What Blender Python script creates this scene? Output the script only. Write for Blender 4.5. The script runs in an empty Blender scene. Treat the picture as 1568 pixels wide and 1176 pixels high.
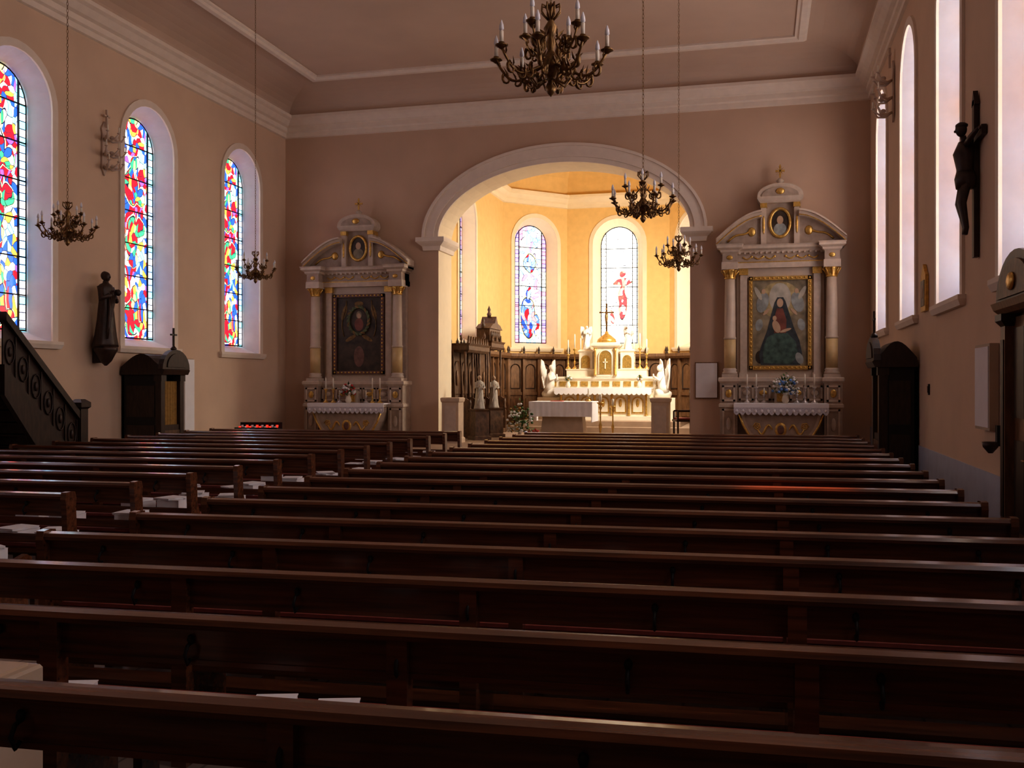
import bpy, math, random
from mathutils import Matrix, Vector
from math import sin, cos, pi, radians, sqrt
random.seed(7)
scene=bpy.context.scene
# ------------------------------------------------------------------ builder
class B:
    def __init__(s):
        s.v=[];s.f=[];s.fm=[];s.sm=[];s.mats=[];s.M=Matrix.Identity(4)
    def mi(s,m):
        if m not in s.mats: s.mats.append(m)
        return s.mats.index(m)
    def add(s,vs,fs,m,smooth=False):
        o=len(s.v); k=s.mi(m)
        for p in vs: s.v.append(tuple(s.M@Vector(p)))
        for f in fs:
            s.f.append([i+o for i in f]); s.fm.append(k); s.sm.append(smooth)
    def box(s,x0,x1,y0,y1,z0,z1,m):
        vs=[(x0,y0,z0),(x1,y0,z0),(x1,y1,z0),(x0,y1,z0),(x0,y0,z1),(x1,y0,z1),(x1,y1,z1),(x0,y1,z1)]
        s.add(vs,[(3,2,1,0),(4,5,6,7),(0,1,5,4),(1,2,6,5),(2,3,7,6),(3,0,4,7)],m)
    def lathebox(s,prof,x0,x1,y0,y1,m):
        vs=[];fs=[]
        for ins,z in prof:
            vs+=[(x0+ins,y0+ins,z),(x1-ins,y0+ins,z),(x1-ins,y1-ins,z),(x0+ins,y1-ins,z)]
        n=len(prof)
        for i in range(n-1):
            for j in range(4):
                a=i*4+j;b_=i*4+(j+1)%4
                fs.append((a,b_,b_+4,a+4))
        fs.append((3,2,1,0));fs.append(tuple((n-1)*4+k for k in range(4)))
        s.add(vs,fs,m)
    def wbox(s,prof,x0,x1,y0,y1,m):
        # like lathebox but never grows towards +y (the wall)
        vs=[];fs=[]
        for ins,z in prof:
            vs+=[(x0+ins,y0+ins,z),(x1-ins,y0+ins,z),(x1-ins,y1,z),(x0+ins,y1,z)]
        n=len(prof)
        for i in range(n-1):
            for j in range(4):
                a=i*4+j;b_=i*4+(j+1)%4
                fs.append((a,b_,b_+4,a+4))
        fs.append((3,2,1,0));fs.append(tuple((n-1)*4+k for k in range(4)))
        s.add(vs,fs,m)
    def lathe(s,prof,c,m,seg=12,sx=1,sy=1,smooth=True):
        vs=[];fs=[];n=len(prof)
        for r,z in prof:
            for j in range(seg):
                a=2*pi*j/seg
                vs.append((c[0]+r*cos(a)*sx,c[1]+r*sin(a)*sy,c[2]+z))
        for i in range(n-1):
            for j in range(seg):
                k=(j+1)%seg
                fs.append((i*seg+j,i*seg+k,(i+1)*seg+k,(i+1)*seg+j))
        fs.append(tuple(range(seg))[::-1]);fs.append(tuple((n-1)*seg+j for j in range(seg)))
        s.add(vs,fs,m,smooth)
    def tube(s,pts,r,m,seg=6,closed=False,flat=1.0):
        pts=[Vector(p) for p in pts];n=len(pts)
        rs=r if isinstance(r,(list,tuple)) else [r]*n
        vs=[];fs=[];up=None
        for i,p in enumerate(pts):
            if closed: t=(pts[(i+1)%n]-pts[i-1])
            else: t=pts[min(i+1,n-1)]-pts[max(i-1,0)]
            if t.length<1e-9: t=Vector((0,0,1))
            t.normalize()
            if up is None:
                up=Vector((0,0,1)) if abs(t.z)<.9 else Vector((1,0,0))
            u=(up-t*up.dot(t))
            if u.length<1e-5: u=Vector((0,1,0))-t*t.y
            u.normalize(); w=t.cross(u); up=u
            for j in range(seg):
                a=2*pi*j/seg
                vs.append(tuple(p+u*rs[i]*cos(a)+w*rs[i]*flat*sin(a)))
        for i in range(n if closed else n-1):
            for j in range(seg):
                k=(j+1)%seg;i2=(i+1)%n
                fs.append((i*seg+j,i*seg+k,i2*seg+k,i2*seg+j))
        if not closed:
            fs.append(tuple(range(seg))[::-1]);fs.append(tuple((n-1)*seg+j for j in range(seg)))
        s.add(vs,fs,m,True)
    def ell(s,c,r,m,seg=10,rings=7):
        vs=[];fs=[]
        vs.append((c[0],c[1],c[2]-r[2]))
        for i in range(1,rings):
            a=-pi/2+pi*i/rings
            for j in range(seg):
                b=2*pi*j/seg
                vs.append((c[0]+r[0]*cos(a)*cos(b),c[1]+r[1]*cos(a)*sin(b),c[2]+r[2]*sin(a)))
        vs.append((c[0],c[1],c[2]+r[2]))
        for j in range(seg):
            k=(j+1)%seg
            fs.append((0,1+k,1+j))
            for i in range(rings-2):
                fs.append((1+i*seg+j,1+i*seg+k,1+(i+1)*seg+k,1+(i+1)*seg+j))
            fs.append((len(vs)-1,1+(rings-2)*seg+j,1+(rings-2)*seg+k))
        s.add(vs,fs,m,True)
    def prism(s,poly,y0,y1,m,smooth=False):
        n=len(poly)
        vs=[(x,y0,z) for x,z in poly]+[(x,y1,z) for x,z in poly]
        fs=[tuple(range(n)),tuple(range(2*n-1,n-1,-1))]
        for i in range(n):
            k=(i+1)%n; fs.append((i,i+n,k+n,k))
        s.add(vs,fs,m,smooth)
    def prismx(s,poly,x0,x1,m):
        n=len(poly)
        vs=[(x0,y,z) for y,z in poly]+[(x1,y,z) for y,z in poly]
        fs=[tuple(range(n))[::-1],tuple(range(n,2*n))]
        for i in range(n):
            k=(i+1)%n; fs.append((i,k,k+n,i+n))
        s.add(vs,fs,m)
    def loft(s,A,Bc,m,closed=True,smooth=False):
        n=len(A);vs=list(A)+list(Bc);fs=[]
        for i in range(n if closed else n-1):
            k=(i+1)%n; fs.append((i,k,k+n,i+n))
        s.add(vs,fs,m,smooth)
    def ngon(s,pts,m): s.add(pts,[tuple(range(len(pts)))],m)
    def mesh(s,name):
        me=bpy.data.meshes.new(name); me.from_pydata(s.v,[],s.f)
        for m in s.mats: me.materials.append(m)
        me.polygons.foreach_set('material_index',s.fm)
        me.polygons.foreach_set('use_smooth',s.sm)
        me.update(); return me
    def build(s,name,loc=(0,0,0),rz=0,scale=1,me=None):
        me=me or s.mesh(name)
        return place(name,me,loc,rz,scale)
def place(name,me,loc=(0,0,0),rz=0,scale=1):
    o=bpy.data.objects.new(name,me); scene.collection.objects.link(o)
    o.location=loc;o.rotation_euler=(0,0,rz)
    o.scale=(scale,)*3 if not isinstance(scale,tuple) else scale
    return o
# ------------------------------------------------------------------ materials
def mat(name,col,rough=.6,metal=0,var=.15,scale=5,bump=0,stretch=(1,1,1),spec=.5,emit=0,coat=0,tiles=0):
    m=bpy.data.materials.new(name); m.use_nodes=True
    nt=m.node_tree;N=nt.nodes;L=nt.links
    p=N['Principled BSDF']
    tc=N.new('ShaderNodeTexCoord');mp=N.new('ShaderNodeMapping');mp.inputs['Scale'].default_value=stretch
    L.new(tc.outputs['Object'],mp.inputs['Vector'])
    no=N.new('ShaderNodeTexNoise');no.inputs['Scale'].default_value=scale;no.inputs['Detail'].default_value=5
    L.new(mp.outputs[0],no.inputs['Vector'])
    cr=N.new('ShaderNodeValToRGB')
    cr.color_ramp.elements[0].position=.3;cr.color_ramp.elements[1].position=.7
    cr.color_ramp.elements[0].color=tuple(c*(1-var) for c in col)+(1,)
    cr.color_ramp.elements[1].color=tuple(min(1,c*(1+var)) for c in col)+(1,)
    L.new(no.outputs[0],cr.inputs[0])
    last=cr.outputs[0]
    if tiles:
        br=N.new('ShaderNodeTexBrick');br.offset=0;br.inputs['Scale'].default_value=1
        br.inputs['Brick Width'].default_value=tiles;br.inputs['Row Height'].default_value=tiles;br.inputs['Mortar Size'].default_value=.008
        br.inputs['Color1'].default_value=(1,1,1,1);br.inputs['Color2'].default_value=(.6,.6,.6,1);br.inputs['Mortar'].default_value=(.3,.3,.3,1)
        L.new(tc.outputs['Object'],br.inputs['Vector'])
        mx=N.new('ShaderNodeMix');mx.data_type='RGBA';mx.blend_type='MULTIPLY';mx.inputs[0].default_value=1
        L.new(last,mx.inputs[6]);L.new(br.outputs['Color'],mx.inputs[7]);last=mx.outputs[2]
    L.new(last,p.inputs['Base Color'])
    p.inputs['Roughness'].default_value=rough;p.inputs['Metallic'].default_value=metal
    p.inputs['Specular IOR Level'].default_value=spec
    if coat: p.inputs['Coat Weight'].default_value=coat;p.inputs['Coat Roughness'].default_value=.10
    if emit:
        p.inputs['Emission Color'].default_value=tuple(col)+(1,);p.inputs['Emission Strength'].default_value=emit
    if bump:
        bn=N.new('ShaderNodeBump');bn.inputs['Strength'].default_value=bump;bn.inputs['Distance'].default_value=.02
        L.new(no.outputs[0],bn.inputs['Height']);L.new(bn.outputs[0],p.inputs['Normal'])
    return m
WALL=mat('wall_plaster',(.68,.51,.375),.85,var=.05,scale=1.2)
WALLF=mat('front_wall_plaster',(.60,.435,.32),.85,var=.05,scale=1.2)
DADO=mat('dado_paint',(.45,.48,.56),.7,var=.06)
TRIM=mat('trim_plaster',(.80,.70,.60),.75,var=.04)
REVEAL=mat('window_reveal_plaster',(.76,.73,.79),.8,var=.04)
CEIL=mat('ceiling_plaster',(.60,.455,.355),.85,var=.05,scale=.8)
APSE=mat('apse_plaster',(.80,.55,.23),.8,var=.05)
APTRIM=mat('apse_trim_plaster',(.86,.74,.54),.8,var=.03)
PEW=mat('pew_wood',(.120,.044,.019),.27,var=.5,scale=4,stretch=(.5,9,9),bump=.05,coat=.65)
DARK=mat('dark_oak',(.034,.017,.010),.45,var=.4,scale=6,stretch=(4,4,1))
THR=mat('carved_oak',(.11,.058,.030),.5,var=.5,scale=14,stretch=(1,1,.6),bump=.3)
OAK=mat('stall_oak',(.19,.10,.048),.45,var=.35,scale=5,stretch=(4,4,1))
STONE=mat('altar_stone',(.38,.295,.23),.6,var=.15,scale=7)
STONE2=mat('altar_stone_light',(.54,.44,.35),.55,var=.12,scale=7)
MARB=mat('altar_marble_dark',(.16,.08,.06),.35,var=.3,scale=9)
CREAM=mat('column_plaster',(.56,.46,.36),.5,var=.08)
YEL=mat('column_drum_ochre',(.60,.44,.22),.5,var=.12)
GOLD=mat('gilding',(.68,.44,.13),.35,metal=.7,var=.25,scale=20)
BRASS=mat('chandelier_brass',(.24,.145,.06),.35,metal=.75,var=.4,scale=30)
WAX=mat('candle_wax',(.80,.74,.62),.5,var=.03)
BULB=mat('glass_bulb',(.80,.80,.84),.1,var=.02)
CLOTH=mat('white_linen',(.82,.80,.82),.85,var=.03)
LACE=mat('lace_linen',(.60,.58,.62),.9,var=.3,scale=60)
WHITE=mat('white_marble',(.80,.71,.56),.5,var=.08)
WSTAT=mat('statue_white',(.82,.77,.70),.5,var=.05)
GSTAT=mat('statue_grey_stone',(.42,.37,.31),.6,var=.15,scale=12)
FLOOR=mat('floor_stone',(.40,.33,.28),.32,var=.2,scale=2,tiles=.4)
SFLOOR=mat('sanctuary_step_stone',(.34,.24,.17),.5,var=.15,scale=3)
RED=mat('red_cushion',(.24,.045,.03),.75,var=.15,scale=20)
GREEN=mat('leaves',(.06,.13,.035),.6,var=.5,scale=20)
FLW=mat('white_flowers',(.80,.78,.75),.7,var=.1)
FLB=mat('blue_flowers',(.15,.30,.65),.7,var=.2)
FLR=mat('red_flowers',(.6,.05,.05),.7,var=.2)
BLACK=mat('black_paint',(.008,.007,.007),.6,var=.1)
BRONZE=mat('dark_bronze',(.045,.022,.014),.45,var=.3,scale=15)
PAPER=mat('paper',(.86,.86,.88),.8,var=.03)
BOARD=mat('board_beige',(.50,.40,.30),.7,var=.06)
BEIGE=mat('pedestal_stone',(.56,.43,.31),.6,var=.1)
CANV=mat('canvas_dark',(.050,.034,.022),.4,var=.5,scale=6)
CANV2=mat('canvas_umber',(.24,.20,.13),.4,var=.45,scale=5)
SKIN=mat('painted_skin',(.50,.34,.22),.5,var=.1)
PGREEN=mat('painted_green_robe',(.060,.105,.085),.5,var=.5,scale=9)
PDARK=mat('painted_dark_mantle',(.040,.050,.055),.5,var=.4,scale=9)
WREATH=mat('painted_wreath',(.09,.11,.045),.5,var=.5,scale=20)
PRED=mat('painted_red_robe',(.20,.065,.045),.5,var=.3)
PSKY=mat('painted_sky',(.30,.32,.30),.5,var=.3,scale=7)
CURT=mat('ochre_curtain',(.35,.20,.05),.8,var=.2,scale=20)
REDL=mat('votive_red_glass',(1,.04,.02),.3,var=.05,emit=.8)
SCON=mat('sconce_plaster',(.58,.46,.38),.6,var=.1)
SILVER=mat('silver_metal',(.60,.56,.54),.35,metal=.5,var=.2)
GOLDP=mat('painted_gold',(.40,.32,.16),.5,var=.35,scale=8)
GOLDD=mat('dull_gold',(.18,.11,.04),.4,metal=.4,var=.4,scale=15)
PSKYL=mat('painted_light',(.46,.43,.35),.5,var=.25)

def glass_mat(name,bg,fig,border,strength,vs=8.5,warp=.22,line=.040,bx=.43,figs=(),period=0,halo=(.95,.8,.3)):
    # leaded stained glass: background quarries, figure shapes (ellipses) and a banded border
    m=bpy.data.materials.new(name);m.use_nodes=True
    nt=m.node_tree;N=nt.nodes;L=nt.links;N.clear()
    out=N.new('ShaderNodeOutputMaterial');em=N.new('ShaderNodeEmission')
    gl=N.new('ShaderNodeBsdfGlossy');gl.inputs['Roughness'].default_value=.2;gl.inputs['Color'].default_value=(.04,.04,.04,1)
    ad=N.new('ShaderNodeAddShader');L.new(em.outputs[0],ad.inputs[0]);L.new(gl.outputs[0],ad.inputs[1]);L.new(ad.outputs[0],out.inputs[0])
    em.inputs['Strength'].default_value=strength
    def mth(op,a,b=None):
        q=N.new('ShaderNodeMath');q.operation=op
        for i,k in enumerate((a,b)):
            if k is None: continue
            if isinstance(k,(int,float)): q.inputs[i].default_value=k
            else: L.new(k,q.inputs[i])
        return q.outputs[0]
    def mix(f,a,b):
        q=N.new('ShaderNodeMix');q.data_type='RGBA';L.new(f,q.inputs[0])
        for k,i in ((a,6),(b,7)):
            if isinstance(k,tuple): q.inputs[i].default_value=k+(1,)
            else: L.new(k,q.inputs[i])
        return q.outputs[2]
    tc=N.new('ShaderNodeTexCoord');sp=N.new('ShaderNodeSeparateXYZ');L.new(tc.outputs['Object'],sp.inputs[0])
    X,Z=sp.outputs[0],sp.outputs[2]
    cb=N.new('ShaderNodeCombineXYZ');L.new(X,cb.inputs[0]);L.new(mth('MULTIPLY',Z,.7),cb.inputs[1])
    no=N.new('ShaderNodeTexNoise');no.inputs['Scale'].default_value=2.4;no.inputs['Detail'].default_value=1;L.new(cb.outputs[0],no.inputs['Vector'])
    su=N.new('ShaderNodeVectorMath');su.operation='SUBTRACT';su.inputs[1].default_value=(.5,.5,.5);L.new(no.outputs['Color'],su.inputs[0])
    sc=N.new('ShaderNodeVectorMath');sc.operation='SCALE';sc.inputs['Scale'].default_value=warp*2;L.new(su.outputs[0],sc.inputs[0])
    av=N.new('ShaderNodeVectorMath');av.operation='ADD';L.new(cb.outputs[0],av.inputs[0]);L.new(sc.outputs[0],av.inputs[1])
    ws=N.new('ShaderNodeSeparateXYZ');L.new(sc.outputs[0],ws.inputs[0])
    XW=mth('ADD',X,mth('MULTIPLY',ws.outputs[0],.5));ZW=mth('ADD',Z,mth('MULTIPLY',ws.outputs[1],.8))
    def vor(feat,scale):
        v=N.new('ShaderNodeTexVoronoi');v.voronoi_dimensions='2D';v.feature=feat;v.inputs['Scale'].default_value=scale
        L.new(av.outputs[0],v.inputs['Vector']);return v
    v1=vor('F1',vs);v2=vor('DISTANCE_TO_EDGE',vs)
    def ramp(cols,src):
        r=N.new('ShaderNodeValToRGB');r.color_ramp.interpolation='CONSTANT'
        e=r.color_ramp.elements
        while len(e)<len(cols): e.new(.5)
        for i,c in enumerate(cols):
            e[i].position=.12+.76*i/len(cols) if i else 0; e[i].color=tuple(c)+(1,)
        L.new(src,r.inputs[0]);return r.outputs[0]
    s1=N.new('ShaderNodeSeparateColor');L.new(v1.outputs['Color'],s1.inputs[0])
    cbg=ramp(bg,s1.outputs[0]);cfg=ramp(fig,s1.outputs[1])
    zz=ZW
    if period: zz=mth('SUBTRACT',mth('PINGPONG',mth('SUBTRACT',ZW,2.5),period),period/2)
    d=None
    for (cx,cz,rx,rz) in figs:
        a=mth('DIVIDE',mth('SUBTRACT',XW,cx),rx);c=mth('DIVIDE',mth('SUBTRACT',zz,cz),rz)
        e=mth('SQRT',mth('ADD',mth('MULTIPLY',a,a),mth('MULTIPLY',c,c)))
        d=e if d is None else mth('MINIMUM',d,e)
    col=mix(mth('LESS_THAN',d,1.0),cbg,cfg)
    ringm=mth('MULTIPLY',mth('GREATER_THAN',d,1.0),mth('LESS_THAN',d,1.10))
    col=mix(ringm,col,halo)
    rl_=mth('LESS_THAN',mth('ABSOLUTE',mth('SUBTRACT',d,1.0)),.035)
    ab=mth('ABSOLUTE',X)
    wn_=N.new('ShaderNodeTexWhiteNoise');wn_.noise_dimensions='2D'
    cc=N.new('ShaderNodeCombineXYZ');L.new(mth('FLOOR',mth('DIVIDE',Z,.13)),cc.inputs[0]);L.new(mth('SIGN',X),cc.inputs[1]);L.new(cc.outputs[0],wn_.inputs['Vector'])
    cbo=ramp(border,wn_.outputs['Value'])
    inb=mth('GREATER_THAN',ab,bx)
    col=mix(inb,col,cbo)
    bl=mth('LESS_THAN',mth('FRACT',mth('DIVIDE',Z,.13)),.13)
    vl=mth('MAXIMUM',mth('LESS_THAN',v2.outputs['Distance'],line),rl_)
    lead=mth('ADD',mth('MULTIPLY',inb,bl),mth('MULTIPLY',mth('SUBTRACT',1,inb),vl))
    lead=mth('MAXIMUM',lead,mth('LESS_THAN',mth('ABSOLUTE',mth('SUBTRACT',ab,bx)),.012))
    col=mix(lead,col,(.012,.012,.03))
    L.new(col,em.inputs['Color']);return m
Wt=(.92,.92,.92);LB=(.32,.62,.98);DB=(.02,.08,.55);RD=(.72,.01,.02);CY=(.22,.74,.82);PK=(.85,.30,.50);VI=(.22,.08,.50);GN=(.04,.38,.15);OR=(.90,.38,.05);YE=(.92,.72,.18)
GL=glass_mat('stained_glass_nave_left',[DB,Wt,LB,RD,Wt,OR,CY,VI,Wt,RD],[RD,RD,OR,DB,RD,YE,Wt,RD,GN],[CY,Wt,LB,Wt,CY,Wt,LB],2.5,vs=10.5,line=.045,
    figs=[(-.04,-.15,.21,.38),(.02,.30,.12,.15),(.22,-.35,.13,.18)],period=1.25)
GR=glass_mat('stained_glass_nave_right',[Wt,LB,Wt,OR],[Wt,OR,Wt,LB,RD],[Wt,LB,Wt,OR],5.5,figs=[(0,-.1,.24,.4)],period=1.25)
LW=(1,.96,.84)
GA=glass_mat('stained_glass_apse_left',[LW,PK,LW,(.95,.6,.72),LW,(.75,.6,.95),LB],[(.10,.22,.80),LW,(.55,.7,.95),DB,(.9,.3,.3),RD,(.3,.5,.95)],[PK,LW,(.65,.4,.85),LW,(.45,.3,.8)],1.8,vs=9.5,
    figs=[(-.08,3.85,.26,.66),(-.05,4.66,.13,.17),(.24,3.55,.12,.34),(0,5.6,.22,.30)])
GC=glass_mat('stained_glass_apse_centre',[LW,LW,LW,(1,.90,.80)],[(.80,.08,.06),(.85,.25,.18),(.95,.6,.5),(.75,.05,.05)],[LW,LW,(1,.9,.7)],2.9,vs=9,
    figs=[(.12,4.35,.13,.60),(.1,4.98,.32,.09),(.1,5.25,.09,.12),(-.22,3.9,.08,.2)],line=.03)
GS=glass_mat('stained_glass_chancel',[LW,LW,(1,.9,.85),LW],[LW,OR,LW,LW],[LW,LW,(1,.9,.7)],5,figs=[(0,4.4,.2,.6)])
# ------------------------------------------------------------------ dimensions
XL,XR,YF,YB=-11.34,2.255,22.0,-5.0
CX=-4.45
PZ=.35
# ------------------------------------------------------------------ shell
def contour(hw,z0,zs,rise=None,n=16):
    rise=hw if rise is None else rise
    p=[(-hw,z0)]
    for i in range(n+1):
        a=pi-pi*i/n; p.append((hw*cos(a),zs+rise*sin(a)))
    p.append((hw,z0)); return p
def wall(name,loc,rz,x0,x1,zt,ops,m,dado=None,y=0,b=None):
    own=b is None
    b=b or B(); cur=x0
    for (c,hw,z0,zs,rise) in ops:
        b.ngon([(cur,y,0),(c-hw,y,0),(c-hw,y,zt),(cur,y,zt)],m)
        if z0>0.01: b.ngon([(c-hw,y,0),(c+hw,y,0),(c+hw,y,z0),(c-hw,y,z0)],m)
        ct=[(c+a,z) for a,z in contour(hw,z0,zs,rise,32 if hw>2 else 16)][1:-1]
        for (a,z),(a2,z2) in zip(ct,ct[1:]):
            b.ngon([(a,y,z),(a2,y,z2),(a2,y,zt),(a,y,zt)],m)
        cur=c+hw
    b.ngon([(cur,y,0),(x1,y,0),(x1,y,zt),(cur,y,zt)],m)
    if dado: b.box(x0,x1,-.012,.0,0,dado,DADO)
    if own: return b.build(name,loc,rz)
wn=[0]
bxx=.43
def window(loc,rz,z0,zs,gm,hw=.78,ghw=.6,rec=.35,rm=REVEAL,tm=TRIM,bars=True):
    wn[0]+=1
    b=B()
    o=contour(hw,z0,zs);g=contour(ghw,z0+.16,zs)
    O=[(a,0,z) for a,z in o];G=[(a,rec,z) for a,z in g]
    b.loft(O,G,rm); b.ngon(G,gm)
    t=contour(hw+.13,z0-.02,zs)
    T=[(a,-.035,z) for a,z in t];T0=[(a,0.0,z) for a,z in t];O1=[(a,-.035,z) for a,z in o]
    b.loft(T[:],O1,tm,closed=False);b.loft(T0,T,tm,closed=False);b.loft(O1,O,tm,closed=False)
    b.wbox([(0.03,z0-.12),(0,z0-.05),(0,z0)],-hw-.2,hw+.2,-.09,.0,tm)
    for x in (-bxx,bxx): b.box(x-.010,x+.010,rec-.03,rec-.005,z0+.16,zs+.4,BLACK)
    z=z0+.75
    while z<zs+.3:
        w=ghw if z<zs else sqrt(max(0,ghw**2-(z-zs)**2))
        b.box(-w,w,rec-.03,rec-.005,z-.010,z+.010,BLACK); z+=.62
    g2=contour(ghw-.03,z0+.19,zs)
    b.loft([(a,rec-.03,z) for a,z in g],[(a,rec-.03,z) for a,z in g2],BLACK)
    return b.build('window_%d'%wn[0],loc,rz)
WY=[2.62,6.08,9.54,13.0,16.45,19.9]
LZ0,LZS=2.4,6.2; RZ0,RZS=2.72,6.52
wall('wall_left',(XL,0,0),pi/2,YB,YF,8.6,[(y,.78,LZ0,LZS,.78) for y in WY],WALL)
wall('wall_right',(XR,0,0),-pi/2,-YF,-YB,8.6,[(-y,.78,RZ0,RZS,.78) for y in WY[::-1]],WALL,dado=.8)
for y in WY[::-1]: window((XL,y,0),pi/2,LZ0,LZS,GL)
for y in WY[::-1]: window((XR,y,0),-pi/2,RZ0,RZS,GR)
AH,AZS,AR=2.93,5.15,1.62
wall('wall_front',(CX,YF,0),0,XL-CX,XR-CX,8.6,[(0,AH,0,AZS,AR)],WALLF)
wall('wall_chancel_front',(CX,YF+1.0,0),0,-3.6,3.6,9.9,[(0,AH,0,AZS,AR)],APSE)
b=B()
c=contour(AH,0,AZS,AR,32)
b.loft([(a,0,z) for a,z in c],[(a,1.0,z) for a,z in c],APTRIM,closed=False)
b.build('trim_arch_soffit',(CX,YF,0))
b=B()
def arcpts(hw,r,n=40): return [(hw*cos(pi-pi*i/n),AZS+r*sin(pi-pi*i/n)) for i in range(n+1)]
for (i0,i1,y) in ((0,.10,-.05),(.10,.32,-.10),(.32,.38,-.14)):
    A=arcpts(AH+i0,AR+i0*1.1);C=arcpts(AH+i1,AR+i1*1.1)
    b.loft([(a,y,z) for a,z in A],[(a,y,z) for a,z in C],TRIM,closed=False)
    b.loft([(a,0.0,z) for a,z in A],[(a,y,z) for a,z in A],TRIM,closed=False)
    b.loft([(a,0.0,z) for a,z in C],[(a,y,z) for a,z in C],TRIM,closed=False)
for s in (-1,1):
    xa,xb=sorted((s*(AH-.2),s*(AH+.50)))
    b.wbox([(.14,AZS-.30),(.12,AZS-.2),(.04,AZS-.14),(0,AZS-.1),(0,AZS)],xa,xb,-.22,1.0,TRIM)
b.build('trim_arch',(CX,YF,0))
b=B();b.ngon([(XL,YB,0),(XR,YB,0),(XR,YB,8.6),(XL,YB,8.6)],WALL);b.build('wall_back')
b=B();b.box(XL,XR,YB,18.2,-.1,0,FLOOR);b.build('floor')
b=B()
b.box(XL,XR,17.9,YF+.0,0,.175,SFLOOR);b.box(XL,XR,18.25,YF,.175,PZ,SFLOOR)
b.box(CX-3.35,CX+3.35,YF,31.4,0,PZ,SFLOOR)
b.box(CX-2.6,CX+2.6,26.9,31.0,PZ,PZ+.15,SFLOOR);b.box(CX-2.3,CX+2.3,27.3,31.0,PZ+.15,PZ+.30,SFLOOR)
b.build('floor_sanctuary')
def rl(off,z,x0=XL,x1=XR,y0=YB,y1=YF):
    return [(x0+off,y0+off,z),(x1-off,y0+off,z),(x1-off,y1-off,z),(x0+off,y1-off,z)]
b=B()
pr=[(-.01,7.72),(.05,7.74),(.05,7.84),(.10,7.87),(.10,7.97),(.17,8.0),(.26,8.10),(.33,8.14),(.33,8.21),(.2,8.23)]
for p,q in zip(pr,pr[1:]): b.loft(rl(*p),rl(*q),TRIM)
b.build('trim_cornice')
b=B()
cv=[(.2,8.22)]+[(.22+1.05*(1-cos(pi/2*i/8)),8.22+.47*sin(pi/2*i/8)) for i in range(9)]
for p,q in zip(cv,cv[1:]): b.loft(rl(*p),rl(*q),CEIL)
b.ngon(rl(1.27,8.69),CEIL);b.build('ceiling')
b=B()
pr=[(1.36,8.69),(1.36,8.64),(1.42,8.60),(1.52,8.60),(1.55,8.64),(1.60,8.65),(1.60,8.69)]
for p,q in zip(pr,pr[1:]): b.loft(rl(*p),rl(*q),TRIM)
b.build('trim_ceiling_moulding')
# ------------------------------------------------------------------ apse
AP=[(CX-3.35,23.0),(CX-3.35,29.6),(CX-1.65,31.3),(CX+1.65,31.3),(CX+3.35,29.6),(CX+3.35,23.0)]
names=['wall_chancel_left','wall_apse_left','wall_apse_back','wall_apse_right','wall_chancel_right']
gms=[GA,GA,GC,GA,GS]
for i in range(5):
    p,q=Vector(AP[i]),Vector(AP[i+1]);d=q-p;Ln=d.length;rz=math.atan2(d.y,d.x)
    mid=Ln/2
    ops=[(mid,.80,2.85,6.2,.80)] if i not in(0,4) else [(2.7,.80,2.85,6.2,.80)] if i==0 else [(Ln-2.7,.80,2.85,6.2,.80),]
    wall(names[i],(p.x,p.y,0),rz,0,Ln,7.95,ops,APSE)
    cc=p+d.normalized()*ops[0][0]
    window((cc.x,cc.y,0),rz,2.85,6.2,gms[i],hw=.80,rm=APTRIM,tm=APTRIM)
def inset(off):
    out=[];n=len(AP)
    for i in range(n):
        ns=[]
        for j in (i-1,i):
            if 0<=j<n-1:
                d=(Vector(AP[j+1])-Vector(AP[j])).normalized(); ns.append(Vector((d.y,-d.x)))
        if len(ns)==1: v=ns[0]*off
        else:
            bi=(ns[0]+ns[1]).normalized(); v=bi*(off/bi.dot(ns[0]))
        out.append(Vector(AP[i])+v)
    return out
b=B()
pr=[(0,7.38),(.06,7.40),(.06,7.50),(.14,7.55),(.22,7.66),(.3,7.70),(.3,7.78),(0,7.85)]
for (o1,z1),(o2,z2) in zip(pr,pr[1:]):
    b.loft([(p.x,p.y,z1) for p in inset(o1)],[(p.x,p.y,z2) for p in inset(o2)],APTRIM,closed=False)
b.build('trim_apse_cornice')
b=B()
def ring(t):
    z=7.85+1.9*sin(t*pi/2);k=1-cos(t*pi/2) if t<1 else 1
    o=[]
    for (x,y) in AP:
        ty=28.0 if y>24 else 23.0
        o.append((x+(CX-x)*k,y+(ty-y)*k,z))
    return o
for i in range(6): b.loft(ring(i/6),ring((i+1)/6),APSE,closed=False)
b.build('ceiling_apse')
b=B()
fin=[(.0,0),(.035,0.0),(.035,.03),(.015,.05),(.04,.10),(.03,.15),(.008,.22),(0,.25)]
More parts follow.
